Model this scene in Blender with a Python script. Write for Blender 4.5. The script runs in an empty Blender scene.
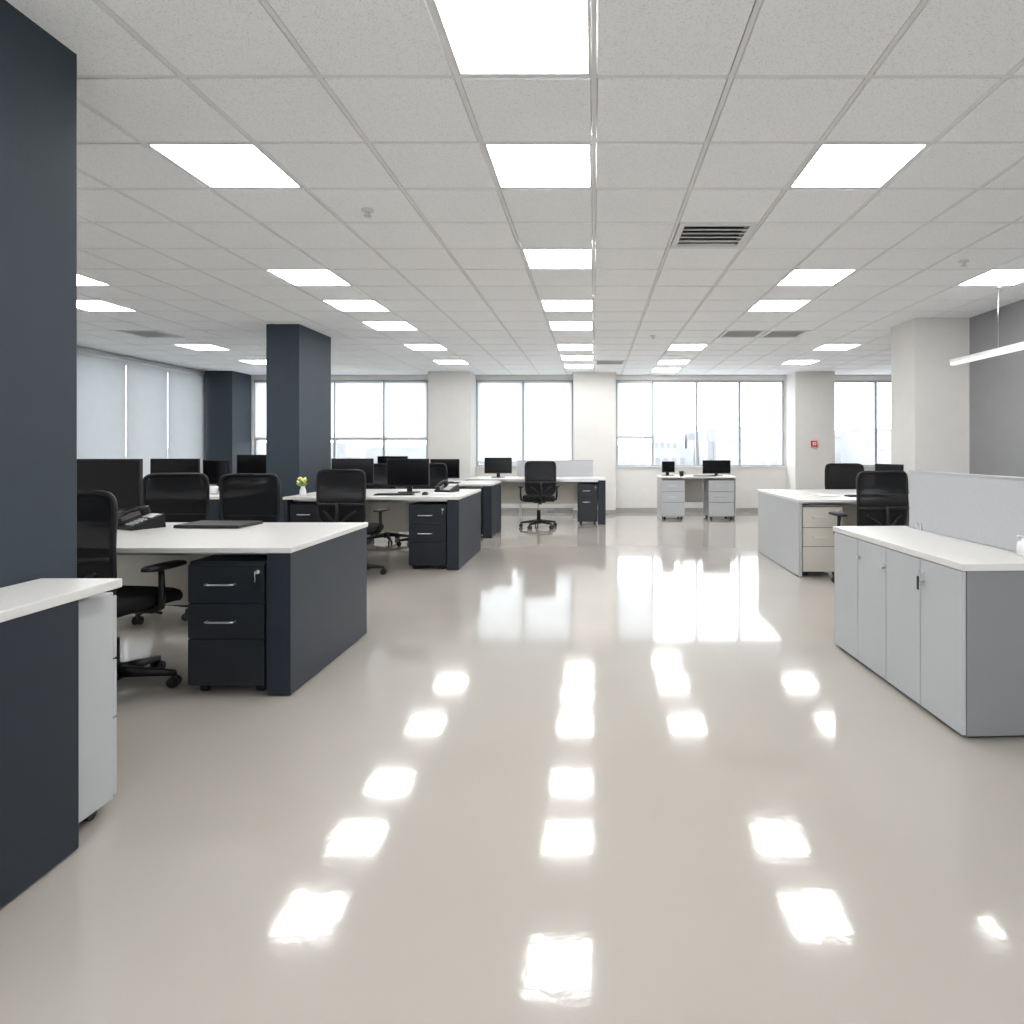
import bpy, math, random
from mathutils import Vector, Matrix
random.seed(4)
S = bpy.context.scene
COL = S.collection

# ------------------------------------------------------------------ materials
def mat(name, col, rough=0.5, metal=0.0, var=0.03, vscale=6.0, bump=0.0, bscale=80.0, coat=0.0, emis=None, estr=0.0, spec=0.5):
    m = bpy.data.materials.new(name); m.use_nodes = True
    nt = m.node_tree; b = nt.nodes["Principled BSDF"]
    b.inputs["Roughness"].default_value = rough
    b.inputs["Metallic"].default_value = metal
    b.inputs["Coat Weight"].default_value = coat
    b.inputs["Coat Roughness"].default_value = 0.05
    b.inputs["Specular IOR Level"].default_value = spec
    tc = nt.nodes.new("ShaderNodeTexCoord")
    n = nt.nodes.new("ShaderNodeTexNoise"); n.inputs["Scale"].default_value = vscale
    n.inputs["Detail"].default_value = 3
    nt.links.new(tc.outputs["Object"], n.inputs["Vector"])
    r = nt.nodes.new("ShaderNodeValToRGB")
    r.color_ramp.elements[0].position = 0.3; r.color_ramp.elements[1].position = 0.7
    r.color_ramp.elements[0].color = tuple(c*(1-var) for c in col)+(1,)
    r.color_ramp.elements[1].color = tuple(min(1, c*(1+var)) for c in col)+(1,)
    nt.links.new(n.outputs["Fac"], r.inputs["Fac"])
    nt.links.new(r.outputs["Color"], b.inputs["Base Color"])
    if bump > 0:
        n2 = nt.nodes.new("ShaderNodeTexNoise"); n2.inputs["Scale"].default_value = bscale
        nt.links.new(tc.outputs["Object"], n2.inputs["Vector"])
        bp = nt.nodes.new("ShaderNodeBump"); bp.inputs["Strength"].default_value = bump
        bp.inputs["Distance"].default_value = 0.002
        nt.links.new(n2.outputs["Fac"], bp.inputs["Height"])
        nt.links.new(bp.outputs["Normal"], b.inputs["Normal"])
    if emis:
        b.inputs["Emission Color"].default_value = emis+(1,)
        b.inputs["Emission Strength"].default_value = estr
    return m

def mix_mat(name, col, fac, second):
    m = mat(name, col, 0.8, spec=0.2)
    nt = m.node_tree; b = nt.nodes["Principled BSDF"]; out = nt.nodes["Material Output"]
    s = nt.nodes.new(second); s.inputs["Color"].default_value = (col+(1,)) if second == "ShaderNodeBsdfTranslucent" else (1,1,1,1)
    mx = nt.nodes.new("ShaderNodeMixShader"); mx.inputs[0].default_value = fac
    nt.links.new(b.outputs[0], mx.inputs[1]); nt.links.new(s.outputs[0], mx.inputs[2])
    nt.links.new(mx.outputs[0], out.inputs["Surface"])
    return m

M = {}
M['white_top'] = mat("laminate_white", (0.63,0.62,0.605), 0.3, var=0.01)
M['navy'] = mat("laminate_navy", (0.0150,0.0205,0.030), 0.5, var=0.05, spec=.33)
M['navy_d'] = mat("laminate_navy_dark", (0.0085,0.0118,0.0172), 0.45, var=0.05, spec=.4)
M['pillar_navy'] = mat("paint_slate_blue", (0.029,0.041,0.056), 0.6, var=0.04, bump=0.2, spec=.35)
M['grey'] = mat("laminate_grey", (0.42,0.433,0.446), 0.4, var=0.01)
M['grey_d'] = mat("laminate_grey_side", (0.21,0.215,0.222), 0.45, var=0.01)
M['beige'] = mat("panel_beige", (0.56,0.53,0.47), 0.5, var=0.01)
M['wall'] = mat("paint_warm_white", (0.69,0.675,0.65), 0.75, var=0.015, bump=0.15)
M['wallgrey'] = mat("paint_grey", (0.28,0.28,0.29), 0.75, var=0.02, bump=0.15)
M['frame'] = mat("window_aluminium", (0.40,0.42,0.44), 0.4, var=0.01)
M['base'] = mat("baseboard_grey", (0.35,0.34,0.33), 0.5)
M['steel'] = mat("brushed_steel", (0.65,0.66,0.68), 0.28, 1.0)
M['gap'] = mat("shadow_gap", (0.02,0.02,0.022), 0.8)
M['black'] = mat("black_plastic", (0.009,0.009,0.010), 0.45, var=0.1, spec=.35)
M['fabric'] = mat("black_fabric", (0.011,0.011,0.012), 0.9, var=0.2, vscale=120, bump=0.5, bscale=400, spec=.2)
M['meshf'] = mix_mat("black_mesh_fabric", (0.010,0.011,0.013), 0.03, "ShaderNodeBsdfTransparent")
M['screen'] = mat("monitor_screen_glass", (0.004,0.004,0.005), 0.2, var=0.1, spec=.25)
M['paper'] = mat("white_paper", (0.75,0.75,0.75), 0.8, var=0.02)
M['whitep'] = mat("white_plastic", (0.70,0.70,0.70), 0.35, var=0.01)
M['red'] = mat("red_plastic", (0.6,0.03,0.02), 0.4)
M['yellow'] = mat("yellow_petals", (0.70,0.68,0.22), 0.7, var=0.15, vscale=60)
M['green'] = mat("green_leaves", (0.20,0.32,0.08), 0.6, var=0.2, vscale=60)
M['divider'] = mat("divider_fabric_grey", (0.42,0.43,0.445), 0.85, var=0.03, vscale=80, bump=0.3, bscale=300)
M['tbar'] = mat("ceiling_tbar", (0.78,0.785,0.79), 0.9, spec=0.1)
M['blind'] = mix_mat("roller_blind_fabric", (0.60,0.62,0.625), 0.5, "ShaderNodeBsdfTranslucent")
M['blindw'] = mix_mat("roller_blind_white", (0.86,0.88,0.89), 0.75, "ShaderNodeBsdfTranslucent")
M['light'] = mat("led_diffuser", (0.9,0.9,0.9), 0.5, emis=(1.0,0.997,0.99), estr=19.5)
M['light2'] = mat("led_tube_diffuser", (0.9,0.9,0.9), 0.5, emis=(1.0,0.992,0.98), estr=0.8)
M['vent'] = mat("vent_metal", (0.75,0.75,0.75), 0.6, spec=.2)
M['bldg'] = mat("concrete_haze", (0.39,0.40,0.41), 0.9, var=0.15, vscale=0.2)
M['bldg2'] = mat("facade_haze", (0.30,0.31,0.32), 0.9, var=0.15, vscale=0.2)
M['ground'] = mat("pale_ground", (0.48,0.485,0.49), 0.95, var=0.1, vscale=0.05)

# ceiling tile: speckled mineral fibre
m = mat("mineral_fibre_tile", (0.70,0.70,0.70), 0.9, var=0.01, spec=0.1); M['tile'] = m
nt = m.node_tree; b = nt.nodes["Principled BSDF"]
tc = nt.nodes.new("ShaderNodeTexCoord")
n = nt.nodes.new("ShaderNodeTexNoise"); n.inputs["Scale"].default_value = 180; n.inputs["Detail"].default_value = 2
nt.links.new(tc.outputs["Object"], n.inputs["Vector"])
r = nt.nodes.new("ShaderNodeValToRGB")
r.color_ramp.elements[0].position = 0.30; r.color_ramp.elements[1].position = 0.46
r.color_ramp.elements[0].color = (0.73,0.738,0.748,1); r.color_ramp.elements[1].color = (0.915,0.925,0.935,1)
nt.links.new(n.outputs["Fac"], r.inputs["Fac"]); nt.links.new(r.outputs["Color"], b.inputs["Base Color"])

# floor: glossy poured resin
m = mat("polished_resin_floor", (0.385,0.357,0.322), 0.09, var=0.035, vscale=0.9, coat=0.4, spec=.42); M['floor'] = m
nt = m.node_tree; b = nt.nodes["Principled BSDF"]
b.inputs["Coat Roughness"].default_value = 0.03
tc = nt.nodes.new("ShaderNodeTexCoord")
n1 = nt.nodes.new("ShaderNodeTexNoise"); n1.inputs["Scale"].default_value = 18; n1.inputs["Detail"].default_value = 3
n1.inputs["Distortion"].default_value = 0.4
nt.links.new(tc.outputs["Object"], n1.inputs["Vector"])
bp = nt.nodes.new("ShaderNodeBump"); bp.inputs["Strength"].default_value = 0.13; bp.inputs["Distance"].default_value = 0.002
nt.links.new(n1.outputs["Fac"], bp.inputs["Height"])
nt.links.new(bp.outputs["Normal"], b.inputs["Normal"]); nt.links.new(bp.outputs["Normal"], b.inputs["Coat Normal"])

# ------------------------------------------------------------------ mesh builder
class MB:
    def __init__(s): s.v=[]; s.f=[]; s.m=[]; s.sm=[]; s.mats=[]; s.X=Matrix.Identity(4)
    def mi(s, k):
        if k not in s.mats: s.mats.append(k)
        return s.mats.index(k)
    def av(s, p): s.v.append(tuple(s.X @ Vector(p))); return len(s.v)-1
    def af(s, idx, k, sm=False): s.f.append(tuple(idx)); s.m.append(s.mi(k)); s.sm.append(sm)
    def box(s, x0,x1,y0,y1,z0,z1,k):
        i=[s.av(p) for p in ((x0,y0,z0),(x1,y0,z0),(x1,y1,z0),(x0,y1,z0),(x0,y0,z1),(x1,y0,z1),(x1,y1,z1),(x0,y1,z1))]
        for q in ((0,3,2,1),(4,5,6,7),(0,1,5,4),(1,2,6,5),(2,3,7,6),(3,0,4,7)): s.af([i[a] for a in q],k)
    def prism(s, pts, z0, z1, k):
        a=[s.av((p[0],p[1],z0)) for p in pts]; c=[s.av((p[0],p[1],z1)) for p in pts]; n=len(pts)
        s.af(a[::-1],k); s.af(c,k)
        for j in range(n): s.af((a[j],a[(j+1)%n],c[(j+1)%n],c[j]),k)
    def tube(s, pts, r, k, seg=12, closed=False, caps=True):
        pts=[Vector(p) for p in pts]; n=len(pts)
        rs = r if isinstance(r,(list,tuple)) else [r]*n
        rings=[]; up=None
        for i,p in enumerate(pts):
            if closed: t=(pts[(i+1)%n]-pts[i-1])
            else: t=(pts[min(i+1,n-1)]-pts[max(i-1,0)])
            t.normalize()
            if up is None:
                up = Vector((0,0,1)) if abs(t.z)<0.9 else Vector((1,0,0))
            u = up - t*up.dot(t)
            if u.length<1e-4: u = t.orthogonal()
            u.normalize(); up=u; w=t.cross(u)
            rings.append([s.av(p+(u*math.cos(a)+w*math.sin(a))*rs[i]) for a in [2*math.pi*j/seg for j in range(seg)]])
        for i in range(n if closed else n-1):
            A=rings[i]; B=rings[(i+1)%n]
            for j in range(seg): s.af((A[j],A[(j+1)%seg],B[(j+1)%seg],B[j]),k,True)
        if caps and not closed:
            s.af(rings[0][::-1],k); s.af(rings[-1],k)
    def cyl(s,p0,p1,r0,k,r1=None,seg=20): s.tube([p0,p1],[r0,r0 if r1 is None else r1],k,seg)
    def loft(s, rings, k):
        R=[[s.av(p) for p in ring] for ring in rings]; n=len(R[0])
        for i in range(len(R)-1):
            for j in range(n): s.af((R[i][j],R[i][(j+1)%n],R[i+1][(j+1)%n],R[i+1][j]),k,True)
        s.af(R[0][::-1],k,True); s.af(R[-1],k,True)
    def make(s, name, loc=(0,0,0), rot=0.0, bevel=0.003):
        me=bpy.data.meshes.new(name); me.from_pydata(s.v,[],s.f)
        for k in s.mats: me.materials.append(M[k])
        me.polygons.foreach_set("material_index", s.m); me.polygons.foreach_set("use_smooth", s.sm)
        me.update()
        return inst(name, me, loc, rot, bevel)

def inst(name, me, loc=(0,0,0), rot=0.0, bevel=0.003):
    o=bpy.data.objects.new(name, me); COL.objects.link(o)
    o.location=loc; o.rotation_euler=(0,0,rot)
    if bevel:
        md=o.modifiers.new("bevel",'BEVEL'); md.width=bevel; md.segments=2; md.limit_method='ANGLE'; md.angle_limit=math.radians(50)
    return o

def sup(a,b,n,ex):
    out=[]
    for i in range(n):
        t=2*math.pi*i/n; c=math.cos(t); q=math.sin(t)
        out.append((a*math.copysign(abs(c)**(2/ex),c), b*math.copysign(abs(q)**(2/ex),q)))
    return out

# ------------------------------------------------------------------ room shell
HC=2.68; T=0.515; TX=0.53; GX=0.0; GY=0.65*T
XL,XR,YB,YF=-7.25,6.30,12.15,-3.0
b=MB(); b.box(XL-0.3,XR+0.3,YF-0.3,YB+0.3,-0.12,0,'floor'); b.make("floor",bevel=0)

lights=set()
def L(u,nrow): lights.add((u,nrow))
for r_ in (3,5,8,11,13,16,18,20): L(-1,r_)
L(2,5); L(-4,5); L(3,9); L(3,11); L(6,9); L(6,16); L(6,19); L(2,16); L(2,19); L(2,21)
for r_ in (9,11,13,16,19): L(-5,r_)
L(-9,9); L(-10,11); L(-11,16); L(-11,19); L(6,5)
for c_ in (-11,-5,-1,3):
    for r_ in (-1,-5): L(c_,r_)
L(-11,5)
vents={(1,7),(3,14),(4,14),(0,19),(-11,14)}

c0=math.floor((XL-GX)/TX); c1=math.ceil((XR-GX)/TX); r0=math.floor((YF-GY)/T); r1=math.ceil((YB-GY)/T)
b=MB()
b.box(XL-0.3,XR+0.3,YF-0.3,YB+0.3,HC+0.06,HC+0.2,'tbar')
g=0.0120
for c in range(c0,c1):
    for r in range(r0,r1):
        if (c,r) in lights or (c,r) in vents: continue
        x0=max(GX+c*TX,XL); x1=min(GX+(c+1)*TX,XR); y0=max(GY+r*T,YF); y1=min(GY+(r+1)*T,YB)
        if x1-x0<0.05 or y1-y0<0.05: continue
        x0+=g;x1-=g;y0+=g;y1-=g; e=0.003
        lo=[b.av(p) for p in ((x0+e,y0+e,HC),(x1-e,y0+e,HC),(x1-e,y1-e,HC),(x0+e,y1-e,HC))]
        hi=[b.av(p) for p in ((x0,y0,HC+0.012),(x1,y0,HC+0.012),(x1,y1,HC+0.012),(x0,y1,HC+0.012))]
        b.af(lo[::-1],'tile')
        for j in range(4): b.af((hi[j],hi[(j+1)%4],lo[(j+1)%4],lo[j]),'tile')
for c in range(c0,c1+1):
    x=GX+c*TX
    if XL<x<XR: b.box(x-0.0095,x+0.0095,YF,YB,HC+0.003,HC+0.012,'tbar')
for r in range(r0,r1+1):
    y=GY+r*T
    if YF<y<YB: b.box(XL,XR,y-0.0095,y+0.0095,HC+0.0032,HC+0.0122,'tbar')
b.make("ceiling",bevel=0)

# light panels
b=MB(); h=T/2; k_=TX/2
for (x0,x1,y0,y1) in ((-k_+.01,k_-.01,-h+.01,-h+.022),(-k_+.01,k_-.01,h-.022,h-.01),(-k_+.01,-k_+.022,-h+.022,h-.022),(k_-.022,k_-.01,-h+.022,h-.022)):
    b.box(x0,x1,y0,y1,0.0,0.04,'whitep')
b.box(-k_+.022,k_-.022,-h+.022,h-.022,0.006,0.03,'light')
first=None
for (c,r) in sorted(lights):
    loc=(GX+(c+.5)*TX,GY+(r+.5)*T,HC)
    if first is None: first=b.make("ceiling_light_panel",loc,0,0).data
    else: inst("ceiling_light_panel",first,loc,0,0)
# vents: framed grille with inclined louvres over a dark duct
b=MB()
b.box(-h+.01,h-.01,-h+.01,h-.01,0.052,0.056,'gap')
rr=h-.01
for (x0,x1,y0,y1) in ((-rr,rr,-rr,-rr+.035),(-rr,rr,rr-.035,rr),(-rr,-rr+.035,-rr+.035,rr-.035),(rr-.035,rr,-rr+.035,rr-.035)):
    b.box(x0,x1,y0,y1,-0.004,0.050,'vent')
for i in range(6):
    y=-h+.075+i*(2*h-.15)/5
    b.X=Matrix.Translation((0,y,0.010))@Matrix.Rotation(math.radians(30),4,'X')
    b.box(-h+.04,h-.04,-0.021,0.021,-0.0015,0.0015,'vent')
    b.X=Matrix.Identity(4)
    b.box(-h+.04,h-.04,y-.022,y-.014,-.003,.002,'vent')
first=None
for (c,r) in sorted(vents):
    loc=(GX+(c+.5)*TX,GY+(r+.5)*T,HC)
    if first is None: first=b.make("air_vent",loc,0,0).data
    else: inst("air_vent",first,loc,0,0)

def detector(name,x,y):
    b=MB(); b.tube([(0,0,0.0),(0,0,-0.008),(0,0,-0.012)],[0.035,0.035,0.02],'whitep',20)
    b.tube([(0,0,-0.01),(0,0,-0.035)],[0.012,0.01],'steel',12)
    b.tube([(0,0,-0.034),(0,0,-0.040)],[0.022,0.022],'steel',16)
    b.make(name,(x,y,HC-.0005),0,0)
detector("fire_sprinkler",-1.36,3.73); detector("fire_sprinkler",2.83,4.75); detector("fire_sprinkler",0.75,7.9)

# back wall with window openings
SILL,HEAD=0.87,2.58
groups=[(-6.68,-3.25,[-5.1,-4.13]),(-2.31,-0.41,[-1.39]),(0.43,3.74,[1.155,2.02,2.86]),(4.55,6.25,[5.54])]
b=MB()
b.box(XL,XR,YB,YB+.2,0,SILL,'wall'); b.box(XL,XR,YB,YB+.2,HEAD,HC+.06,'wall')
xs=[XL]+[v for gg in groups for v in gg[:2]]+[XR]
for i in range(0,len(xs),2): b.box(xs[i],xs[i+1],YB,YB+.2,SILL,HEAD,'wall')
b.make("wall_back",bevel=0)
b=MB(); b.box(XL,XR,YB-.012,YB,0,0.08,'base'); b.make("baseboard_back",bevel=.002)
def window(name,x0,x1,mull,transom,blinds):
    b=MB(); y0,y1=YB+.06,YB+.12; w=.022
    b.box(x0,x1,y0,y1,SILL,SILL+.05,'frame'); b.box(x0,x1,y0,y1,HEAD-.04,HEAD,'frame')
    for x in [x0+w]+mull+[x1-w]: b.box(x-w,x+w,y0-.01,y1+.01,SILL,HEAD,'frame')
    b.box(x0,x1,YB-.03,YB+.06,SILL-.0,SILL+.025,'whitep')
    edges=[x0]+mull+[x1]
    for i in range(len(edges)-1):
        if transom[i]: b.box(edges[i]+w,edges[i+1]-w,y0,y1,transom[i]-.022,transom[i]+.022,'frame')
        if blinds[i]:
            b.box(edges[i]+.02,edges[i+1]-.02,YB+.03,YB+.033,blinds[i],HEAD-.03,'blindw')
            b.box(edges[i]+.02,edges[i+1]-.02,YB+.025,YB+.038,blinds[i]-.02,blinds[i],'whitep')
            b.cyl((edges[i]+.02,YB+.032,HEAD-.03),(edges[i+1]-.02,YB+.032,HEAD-.03),.022,'whitep')
    b.make(name,bevel=0)
zt=1.25+ (448-439)/621*12.2
window("window_1",*groups[0][:2],groups[0][2],[zt,zt,zt],[zt+.03,zt+.03,zt+.03])
window("window_2",*groups[1][:2],groups[1][2],[None,None],[1.0,1.0])
window("window_3",*groups[2][:2],groups[2][2],[zt+.04,None,None,None],[zt+.06,None,None,None])
window("window_4",*groups[3][:2],groups[3][2],[None,None],[None,None])

# left wall with blinds
b=MB(); LY0,LY1=4.9,11.45
b.box(XL-.2,XL,YF,YB+.2,0,.55,'wall'); b.box(XL-.2,XL,YF,YB+.2,2.6,HC+.06,'wall')
b.box(XL-.2,XL,YF,LY0,.55,2.6,'wall'); b.box(XL-.2,XL,LY1,YB+.2,.55,2.6,'wall')
b.make("wall_left",bevel=0)
b=MB(); n=7; st=(LY1-LY0)/n
for i in range(n+1):
    y=LY0+i*st; b.box(XL-.14,XL-.08,max(y-.025,LY0),min(y+.025,LY1),.55,2.6,'frame')
b.box(XL-.14,XL-.08,LY0,LY1,.55,.6,'frame'); b.box(XL-.14,XL-.08,LY0,LY1,2.55,2.6,'frame')
for i in range(n):
    y0=LY0+i*st+.008; y1=y0+st-.016
    b.box(XL+.03,XL+.033,y0,y1,.62,2.6,'blind'); b.box(XL+.024,XL+.04,y0,y1,.59,.62,'whitep')
    b.cyl((XL+.035,y0,2.6),(XL+.035,y1,2.6),.028,'whitep')
b.box(XL,XL+.07,LY0,LY1,2.60,2.64,'frame')
b.make("window_5",bevel=0)

b=MB(); b.box(XR,XR+.2,YF,YB+.2,0,HC+.06,'wall'); b.make("wall_right",bevel=0)
b=MB(); b.box(4.13,XR,YF,6.83,0,HC+.06,'wallgrey'); b.make("wall_right_partition",bevel=0)
b=MB(); b.box(4.118,4.13,YF,6.83,0,0.08,'base'); b.make("baseboard_right",bevel=.002)
# wall behind the camera; its unseen window band is added to brighten the room
b=MB(); b.box(XL,XR,YF-.2,YF,0,SILL,'wall'); b.box(XL,XR,YF-.2,YF,HEAD,HC+.06,'wall')
b.box(XL,-5.8,YF-.2,YF,SILL,HEAD,'wall'); b.box(3.6,XR,YF-.2,YF,SILL,HEAD,'wall'); b.make("wall_front",bevel=0)
b=MB()
for k in range(9):
    x=-5.8+9.4*k/8; b.box(x-.025 if k else x,x+.025 if k<8 else x,YF-.14,YF-.06,SILL,HEAD,'frame')
b.box(-5.8,3.6,YF-.13,YF-.07,SILL,SILL+.05,'frame'); b.box(-5.8,3.6,YF-.13,YF-.07,HEAD-.04,HEAD,'frame')
b.make("fill_window",bevel=0)

def pillar(x0,x1,y0,y1,k,skirt=True):
    b=MB(); b.box(x0,x1,y0,y1,0,HC+.012,k)
    if skirt:
        b.box(x0-.01,x1+.01,y0-.01,y1 if y1>12 else y1+.01,0,.08,'base' if k=='wall' else 'navy')
    b.make("structural_column",bevel=.004)
pillar(-2.6,-1.88,1.72,2.26,'pillar_navy',False)
pillar(-3.78,-3.40,7.16,8.03,'pillar_navy')
pillar(-7.2,-6.7,11.5,12.14,'pillar_navy')
pillar(-3.10,-2.31,11.6,12.14,'wall'); pillar(-.39,.41,11.75,12.14,'wall'); pillar(3.76,4.5,11.6,12.14,'wall')
pillar(3.53,4.125,6.83,7.38,'wall')

# ------------------------------------------------------------------ furniture
def desk(x0,x1,y0,y1,h=.75,body='navy',right=.12,left=.04,modesty=.62,rb=True,lb=True,mk='beige'):
    b=MB(); t=.028
    b.box(x0-.006,x1+.006,y0-.008,y1+.008,h-t,h,'white_top')
    if rb: b.box(x1-right,x1,y0,y1,.008,h-t,body)
    if lb: b.box(x0,x0+left,y0,y1,.008,h-t,body)
    b.box(x0+left,x1-right,y0+(y1-y0)*modesty,y0+(y1-y0)*modesty+.02,.30,h-t,mk)
    b.box(x0+left,x1-right,y0+.12,y0+.15,h-t-.03,h-t,'steel'); b.box(x0+left,x1-right,y1-.15,y1-.12,h-t-.03,h-t,'steel')
    for xx in (x0+left/2,x1-right/2):
        for yy in (y0+.06,y1-.06): b.cyl((xx,yy,0),(xx,yy,.01),.014,'black')
    b.make("office_desk")

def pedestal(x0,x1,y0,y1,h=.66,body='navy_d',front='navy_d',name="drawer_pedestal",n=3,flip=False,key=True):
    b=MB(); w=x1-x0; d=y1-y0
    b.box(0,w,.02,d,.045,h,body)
    zs=[.05,.05+(h-.08)*.40,.05+(h-.08)*.70,h-.012] if n==3 else [.05,.05+(h-.08)*.55,h-.012]
    b.box(.004,w-.004,.012,.02,.05,h-.006,'gap')
    for i in range(len(zs)-1):
        b.box(.003,w-.003,0,.018,zs[i]+.003,zs[i+1]-.003,front)
        zc=(zs[i]+zs[i+1])/2 if i else zs[i+1]-.06
        if i or n==2 or w<.3:
            a=w*.26; c=w*.62
            b.tube([(a,.0,zc),(a,-.022,zc),(a+.02,-.028,zc),(c-.02,-.028,zc),(c,-.022,zc),(c,0,zc)],.005,'steel',8)
    if key:
        b.cyl((w-.035,0,h-.05),(w-.035,-.006,h-.05),.011,'steel'); b.box(w-.038,w-.032,-.03,-.004,h-.058,h-.042,'steel')
        b.tube([(w-.035,-.03,h-.05),(w-.03,-.034,h-.075),(w-.035,-.03,h-.1)],.002,'steel',6)
        b.box(w-.045,w-.028,-.034,-.030,h-.14,h-.095,'black')
    for xx in (.05,w-.05):
        for yy in (.07,d-.07):
            b.cyl((xx-.018,yy,.022),(xx+.018,yy,.022),.022,'black'); b.cyl((xx,yy,.03),(xx,yy,.046),.01,'steel')
    if flip: b.make(name,(x1,y1,0),math.pi)
    else: b.make(name,(x0,y0,0),0)

# chair --------------------------------------------------
def build_chair():
    b=MB()
    for i in range(5):
        a=math.radians(18+72*i); d=Vector((math.cos(a),math.sin(a),0)); s=Vector((-d.y,d.x,0))
        rings=[]
        for t,w,zt,zb in ((.03,.028,.125,.075),(.15,.022,.108,.07),(.29,.016,.085,.062)):
            c=d*t; rings.append([c+s*w+Vector((0,0,zb)),c+s*w*.8+Vector((0,0,zt)),c-s*w*.8+Vector((0,0,zt)),c-s*w+Vector((0,0,zb))])
        b.loft(rings,'black')
        c=d*.285
        b.cyl(c+Vector((0,0,.045)),c+Vector((0,0,.075)),.012,'black',seg=10)
        for q in (-1,1):
            b.cyl(c+s*q*.007+Vector((0,0,.028)),c+s*q*.026+Vector((0,0,.028)),.028,'black',seg=16)
        b.tube([c-s*.028+Vector((0,0,.03)),c-s*.02+Vector((0,0,.055)),c+s*.02+Vector((0,0,.055)),c+s*.028+Vector((0,0,.03))],.006,'black',6)
    b.cyl((0,0,.06),(0,0,.14),.045,'black',.036)
    b.cyl((0,0,.13),(0,0,.27),.030,'black'); b.cyl((0,0,.26),(0,0,.41),.016,'steel')
    b.box(-.09,.09,-.14,.12,.395,.432,'black')
    b.tube([(.09,.03,.41),(.2,.03,.405),(.25,.03,.40)],.007,'black',8)
    rings=[]
    for sc,z in ((.86,.43),(.97,.437),(1,.455),(1,.475),(.96,.492),(.85,.503),(.6,.508),(.3,.506)):
        ring=[]
        for (x,y) in sup(.245*sc,.235*sc,36,4.2):
            ring.append((x,y+.02, z-(.03*max(0,(y-.10)/.13)**2 if y>.10 else 0)))
        rings.append(ring)
    b.loft(rings,'fabric')
    hw,hh,zc=.232,.255,.785
    def bp(x,z):
        zz=zc+hh*z
        wid=hw*(1-.03*z*z+.03*z)
        X_=x*wid
        Y_=-.225-(zz-.54)*.13+.045*x*x-.03*math.cos((z+.5)*1.6)
        return (X_,Y_,zz)
    path=[]
    EX=9
    for (x,z) in sup(1,1,64,EX): path.append(bp(x,z))
    b.tube(path,.013,'black',8,closed=True)
    N=12
    g=[[None]*(N+1) for _ in range(N+1)]
    for i in range(N+1):
        for j in range(N+1):
            u=-1+2*i/N; w=-1+2*j/N
            m_=max(abs(u),abs(w),1e-6); k=(abs(u)**EX+abs(w)**EX)**(1/EX) or 1e-6
            g[i][j]=b.av(bp(u*m_/k,w*m_/k))
    for i in range(N):
        for j in range(N): b.af((g[i][j],g[i+1][j],g[i+1][j+1],g[i][j+1]),'meshf',True)
    b.tube([Vector(bp(x/6,-.25))+Vector((0,-.012,0)) for x in range(-6,7)],.014,'black',8)
    y1=bp(0,-.25)[1]-.03
    b.tube([(0,-.10,.41),(0,-.22,.405),(0,-.29,.44),(0,-.30,.52),(0,y1,.66),(0,y1+.01,.74)],[.026,.026,.024,.021,.018,.014],'black',10)
    for sx in (-1,1):
        b.tube([(0,-.295,.52),(sx*.08,-.285,.60),(sx*.16,bp(.7,-.6)[1]-.01,.66)],.011,'black',8)
        b.tube([(sx*.09,0,.415),(sx*.23,0,.42),(sx*.275,0,.44),(sx*.285,-.005,.50),(sx*.285,-.01,.635)],[.016,.016,.017,.016,.014],'black',10)
        rings=[]
        for sc,z in ((.7,.632),(1,.638),(1,.652),(.85,.66)):
            rings.append([(sx*.285+x,y+.01,z) for (x,y) in sup(.042*sc,.125*sc,20,3.5)])
        b.loft(rings,'black')
    return b
cb=build_chair(); chair_me=None
def chair(x,y,rot=0):
    global chair_me
    if chair_me is None: chair_me=cb.make("office_chair",(x,y,0),math.radians(rot),0).data
    else: inst("office_chair",chair_me,(x,y,0),math.radians(rot),0)

def monitor(x,y,z,w=.5,h=.32,rot=0,lift=.10):
    b=MB()
    b.box(-w/2,w/2,-.012,.012,lift,lift+h,'black')
    b.box(-w/2+.008,w/2-.008,-.0145,-.012,lift+.016,lift+h-.008,'screen')
    b.loft([[(-.12,.012,lift+.06),(.12,.012,lift+.06),(.12,.012,lift+h-.06),(-.12,.012,lift+h-.06)],
            [(-.08,.035,lift+.09),(.08,.035,lift+.09),(.08,.035,lift+h-.1),(-.08,.035,lift+h-.1)]],'black')
    b.box(-.03,.03,.035,.052,.008,lift+h*.5,'black')
    b.prism([(px_,py_+.03) for px_,py_ in sup(.12,.085,28,3)],0,.01,'black')
    b.make("computer_monitor",(x,y,z),math.radians(rot),.002)

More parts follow.
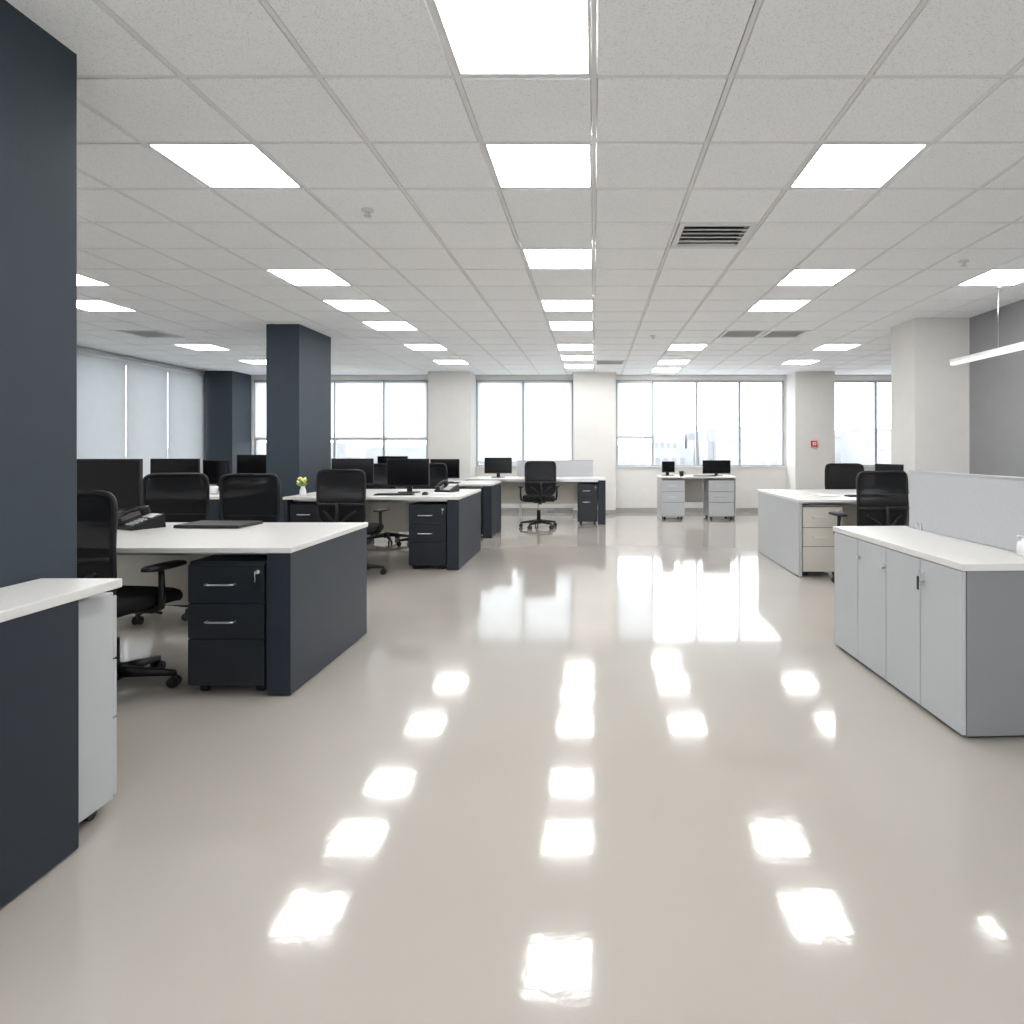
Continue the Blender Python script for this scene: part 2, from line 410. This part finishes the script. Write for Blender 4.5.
def keyboard(x,y,z,rot=0):
    b=MB(); b.box(-.2,.2,-.06,.06,0,.012,'black')
    for r in range(5):
        for c in range(15): b.box(-.19+c*.0255,-.19+c*.0255+.021,-.052+r*.0212,-.052+r*.0212+.017,.012,.016,'gap')
    b.make("computer_keyboard",(x,y,z),math.radians(rot),0)
def mouse(x,y,z):
    b=MB(); rings=[]
    for sc,zz in ((1,0),(1,.012),(.85,.024),(.5,.031),(.2,.033)): rings.append([(a,c,zz) for a,c in sup(.03*sc,.052*sc,20,2.5)])
    b.loft(rings,'black'); b.make("computer_mouse",(x,y,z),0,0)
def phone(x,y,z,rot=0,w=1):
    b=MB()
    p=[(-.1,-.1,0),(.1,-.1,0),(.1,.1,0),(-.1,.1,0),(-.1,-.1,.02),(.1,-.1,.02),(.1,.09,.085),(-.1,.09,.085)]
    i=[b.av(q) for q in p]
    for q in ((0,3,2,1),(4,5,6,7),(0,1,5,4),(1,2,6,5),(2,3,7,6),(3,0,4,7)): b.af([i[a] for a in q],'black')
    b.X=Matrix.Translation((0,-.1,.02))@Matrix.Rotation(math.atan2(.065,.19),4,'X')
    b.box(-.01,.085,.13,.18,.001,.006,'grey')
    for r in range(4):
        for c in range(3): b.box(.0+c*.028,.02+c*.028,.02+r*.025,.036+r*.025,.0,.006,'grey')
    b.tube([(-.065,.005,.035),(-.065,.05,.052),(-.065,.10,.055),(-.065,.15,.052),(-.065,.195,.035)],[.016,.014,.013,.014,.016],'black',10)
    b.cyl((-.065,.015,.002),(-.065,.015,.045),.027,'black'); b.cyl((-.065,.185,.002),(-.065,.185,.045),.027,'black')
    b.X=Matrix.Identity(4)
    pts=[]
    for k in range(60):
        t=k/59; pts.append((-.12-.02*math.sin(t*math.pi)+.006*math.cos(k*1.4),-.08+.15*t,.010+.006*math.sin(k*1.4)+.004))
    b.tube(pts,.0022,'black',5)
    b.make("desk_phone",(x,y,z),math.radians(rot),.002)
def sheets(x,y,z,rot=0,n=4,name="paper_stack"):
    b=MB()
    for k in range(n):
        b.X=Matrix.Translation((0,0,k*.003))@Matrix.Rotation(math.radians(random.uniform(-8,8)),4,'Z')
        b.box(-.105,.105,-.148,.148,0,.0028,'paper')
    b.make(name,(x,y,z),math.radians(rot),0)
def mug(x,y,z,k='whitep'):
    b=MB(); rings=[]
    for r,zz in ((.03,0),(.038,.008),(.04,.09),(.036,.09),(.034,.012),(.01,.010)):
        rings.append([(r*math.cos(a),r*math.sin(a),zz) for a in [2*math.pi*j/24 for j in range(24)]])
    b.loft(rings,k); b.tube([(.038,0,.075),(.06,0,.07),(.065,0,.045),(.055,0,.025),(.038,0,.02)],.005,k,8)
    b.make("coffee_mug",(x,y,z),0,0)
DT=.7505

# near-left desk, notched round the column
b=MB(); h=.81; t=.03
b.prism([(-1.87,2.10),(-1.87,1.70),(-3.0,1.70),(-3.0,1.0),(-1.594,1.0),(-1.594,2.10)],h-t,h,'white_top')
b.box(-1.64,-1.60,1.02,1.93,.008,h-t,'navy'); b.box(-2.98,-2.94,1.02,1.68,.008,h-t,'navy')
b.box(-2.94,-1.64,1.02,1.04,.3,h-t,'beige')
for xx in (-1.62,-2.96):
    for yy in (1.1,1.6): b.cyl((xx,yy,0),(xx,yy,.01),.014,'black')
b.make("office_desk")
pedestal(-1.87,-1.652,1.60,2.155,h=.755,body='grey',front='grey',flip=True,key=False)

# desk A
desk(-3.75,-1.525,3.12,4.17,modesty=.6)
pedestal(-2.05,-1.66,3.13,3.70,h=.675)
chair(-2.48,3.20,-7); chair(-2.68,4.58,176); chair(-3.27,4.68,188)
monitor(-3.17,4.0,DT,w=.54,h=.33,rot=-4); phone(-2.84,3.88,DT,rot=-25)
b=MB(); b.box(-.21,.21,-.13,.13,.002,.012,'black'); b.box(-.208,.208,-.128,.128,.0125,.02,'black'); b.box(-.15,.15,.128,.134,.004,.018,'gap')
b.box(-.2,.2,-.12,-.10,0,.002,'gap'); b.box(-.2,.2,.10,.12,0,.002,'gap')
b.make("closed_laptop",(-2.40,3.98,DT),math.radians(-3),.002)
sheets(-3.05,3.50,DT,20)
b=MB()
for k,(dx,c) in enumerate(((0,'red'),(.02,'black'),(.045,'whitep'))): b.tube([(dx,0,.005),(dx+.10,.05+.01*k,.005)],.0045,c,8)
b.make("pen_set",(-3.22,3.74,DT),0,0)

# desks further left
desk(-5.5,-3.88,6.4,7.4); monitor(-4.72,7.0,DT,w=.52,h=.3,rot=5,lift=.08); monitor(-4.35,7.15,DT,w=.34,h=.28,rot=-12,lift=.08)
chair(-4.95,5.95,10); mug(-4.1,6.7,DT)
pedestal(-4.42,-4.03,6.42,6.98)
desk(-6.0,-3.95,8.75,9.7); monitor(-5.05,9.2,DT,w=.46,h=.3,rot=3,lift=.10); monitor(-4.3,9.3,DT,w=.46,h=.3,lift=.1); chair(-5.5,8.3,-12)

# desk B
desk(-3.17,-1.38,6.34,7.57,modesty=.55); pedestal(-1.90,-1.515,6.36,6.93,h=.67); pedestal(-3.12,-2.78,6.36,6.93,h=.68,key=False)
chair(-2.36,6.08,-6); chair(-2.2,7.95,170)
monitor(-2.08,6.95,DT,w=.48,h=.31,rot=-3,lift=.07); monitor(-2.76,7.1,DT,w=.46,h=.30,rot=8,lift=.08)
keyboard(-2.12,6.6,DT,3); mouse(-1.8,6.62,DT); phone(-1.68,7.1,DT,-20); sheets(-1.62,6.7,DT,60)
b=MB(); rings=[]
for r,zz in ((.025,0),(.034,.02),(.03,.06),(.02,.08),(.024,.095)): rings.append([(r*math.cos(a),r*math.sin(a),zz) for a in [2*math.pi*j/20 for j in range(20)]])
b.loft(rings,'whitep')
for k in range(14):
    a=k*2.4; rr=.012+.03*((k*7)%5)/5; zz=.14+.05*((k*3)%7)/7; px_,py_=rr*math.cos(a)*1.4,rr*math.sin(a)*1.4
    b.tube([(0,0,.08),(px_*.5,py_*.5,zz*.75),(px_,py_,zz)],.0018,'green',5)
    b.tube([(px_,py_,zz-.008),(px_,py_,zz),(px_,py_,zz+.012)],[.005,.016,.006],'yellow',8)
    if k%2: b.tube([(px_*.5,py_*.5,.09),(px_*1.2,py_*1.2,.12),(px_*1.6,py_*1.6,.13)],[.003,.012,.002],'green',6)
b.make("flower_vase",(-3.07,6.55,DT),0,0)
mug(-2.95,6.75,DT)

# desk C
desk(-3.4,-1.42,8.62,9.5); pedestal(-1.93,-1.55,8.64,9.15)
monitor(-2.16,9.0,DT,w=.42,h=.28,lift=.06); monitor(-2.95,9.1,DT,w=.44,h=.28,lift=.1); chair(-2.75,8.25,-10); keyboard(-2.1,8.78,DT)
# desk D
desk(-2.1,.19,10.12,10.9,modesty=.62); pedestal(-.27,.06,10.13,10.58); chair(-.87,9.78,12)
monitor(-1.62,10.5,DT,w=.46,h=.27,lift=.07,rot=4)
b=MB(); b.box(-1.35,-.02,10.93,10.96,.3,1.02,'divider'); b.box(-1.36,-.01,10.925,10.965,1.02,1.035,'frame')
for xx in (-1.3,-.07): b.box(xx-.02,xx+.02,10.925,10.965,0,.3,'steel')
b.make("desk_divider_screen",bevel=.003)
# desk E
x0,x1,y0,y1=1.17,2.48,10.85,11.5
b=MB(); b.box(x0-.01,x1+.01,y0-.01,y1,.722,.75,'white_top')
b.box(x0+.42,x1-.47,y1-.05,y1-.03,.25,.722,'beige'); b.box(x0,x0+.02,y0,y1,.0,.722,'grey'); b.box(x1-.02,x1,y0,y1,.0,.722,'grey')
b.make("office_desk")
pedestal(x0+.022,x0+.42,y0+.01,y0+.58,h=.70,body='grey',front='grey',key=False)
pedestal(x1-.47,x1-.022,y0+.01,y0+.58,h=.70,body='grey',front='grey',key=False)
monitor(2.2,11.15,DT,w=.5,h=.24,lift=.04); monitor(1.34,11.2,DT,w=.24,h=.20,lift=.06,rot=15); mug(1.55,11.0,DT,'black'); keyboard(1.95,10.97,DT)

# desk F (right)
desk(1.98,3.45,6.0,7.5,body='grey',right=.04,left=.03,modesty=.55); pedestal(2.02,2.41,6.02,6.6,h=.69,body='grey',front='beige')
chair(2.51,5.70,8); chair(3.22,7.84,172); monitor(3.3,6.95,DT,w=.42,h=.27,rot=-75,lift=.05); keyboard(2.8,6.4,DT,4)
sheets(2.4,6.5,DT,15)

# cabinet G + divider
b=MB(); D=.46; W=1.27
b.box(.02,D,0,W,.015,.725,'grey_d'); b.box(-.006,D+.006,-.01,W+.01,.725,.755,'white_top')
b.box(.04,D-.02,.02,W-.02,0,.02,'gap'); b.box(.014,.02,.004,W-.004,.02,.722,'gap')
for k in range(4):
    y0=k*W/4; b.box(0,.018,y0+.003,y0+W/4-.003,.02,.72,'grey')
for y in (W/4-.03, 2*W/4+.01, 3*W/4-.03,):
    z=.62
    b.cyl((0,y,z),(-.012,y,z),.007,'steel'); b.cyl((-.012,y,z),(-.02,y,z),.012,'steel')
b.cyl((0,W/4-.03,.66),(-.006,W/4-.03,.66),.011,'steel'); b.box(-.03,-.005,W/4-.033,W/4-.027,.652,.668,'steel')
b.box(-.032,-.028,W/4-.04,W/4-.024,.58,.645,'black')
b.make("storage_cabinet",(1.575,2.655,0),math.radians(2.6),.0025)
b=MB(); b.box(.43,.458,.0,W-.08,.757,1.10,'divider'); b.box(.427,.461,-.002,W-.078,1.10,1.112,'frame')
for y in (.15,W-.2): b.box(.42,.467,y-.02,y+.02,.756,.80,'steel')
b.make("desk_divider_screen",(1.585,2.655,0),math.radians(2.6),.002)
b=MB(); rings=[]
for r,zz in ((.02,0),(.024,.005),(.024,.05),(.018,.065),(.008,.07),(.008,.08)): rings.append([(r*math.cos(a),r*math.sin(a),zz) for a in [2*math.pi*j/20 for j in range(20)]])
b.loft(rings,'whitep'); b.tube([(0,0,.075),(0,0,.09),(-.025,0,.09)],.004,'whitep',8)
b.make("sanitizer_bottle",(1.975,2.86,.7555),0,0)

# pendant
b=MB(); b.box(-.03,.03,0,3.0,.018,.05,'whitep'); b.box(-.027,.027,.01,2.99,-.005,.018,'light2')
for y in (.65,2.3): b.cyl((0,y,.05),(0,y,HC-2.08),.002,'steel',seg=6); b.cyl((0,y,HC-2.08-.015),(0,y,HC-2.08),.02,'whitep')
b.make("pendant_linear_light",(3.58,3.2,2.08),0,0)
# fire alarm
b=MB(); b.box(-.055,.055,-.04,0,-.055,.055,'red'); b.box(-.035,.035,-.044,-.04,-.03,.03,'whitep'); b.cyl((0,-.044,0),(0,-.05,0),.012,'red')
b.make("fire_alarm_call_point",(4.1,11.589,1.33),0,.003)

# exterior
b=MB(); b.box(-150,150,-120,400,-9.2,-9,'ground'); b.make("exterior_ground",bevel=0)
b=MB()
for i in range(70):
    x=random.uniform(-75,80); y=random.uniform(80,150); w=random.uniform(5,14); hgt=random.uniform(-3,0.8)+ (3.2 if x>8 else 0)
    b.box(x,x+w,y,y+8,-9,hgt+1.25,random.choice(['bldg','bldg2']))
    for q in range(int(w/1.5)):
        for zz in range(-8,int(hgt),3): b.box(x+.4+q*1.5,x+1.2+q*1.5,y-.1,y,zz,zz+1.5,'bldg2')
b.make("city_buildings",bevel=0)

# ------------------------------------------------------------------ world, camera
w=bpy.data.worlds.new("sky"); S.world=w; w.use_nodes=True
nt=w.node_tree; bg=nt.nodes["Background"]
tc=nt.nodes.new("ShaderNodeTexCoord"); sp=nt.nodes.new("ShaderNodeSeparateXYZ"); cr=nt.nodes.new("ShaderNodeValToRGB")
nt.links.new(tc.outputs["Generated"],sp.inputs[0]); nt.links.new(sp.outputs["Z"],cr.inputs["Fac"])
cr.color_ramp.elements[0].color=(0.96,0.98,1,1); cr.color_ramp.elements[1].color=(0.86,0.93,1,1); cr.color_ramp.elements[1].position=.8
nt.links.new(cr.outputs["Color"],bg.inputs["Color"]); bg.inputs["Strength"].default_value=4.7

cam=bpy.data.cameras.new("camera"); co=bpy.data.objects.new("camera",cam); COL.objects.link(co)
co.location=(0,0,1.25); co.rotation_euler=(math.radians(90),0,0)
cam.sensor_width=36; cam.lens=621/1024*36; cam.shift_x=-82/1024; cam.shift_y=-64/1024
cam.clip_start=.05; cam.clip_end=1000
S.camera=co
S.view_settings.view_transform='Standard'
S.view_settings.look='None'
S.view_settings.exposure=0.08
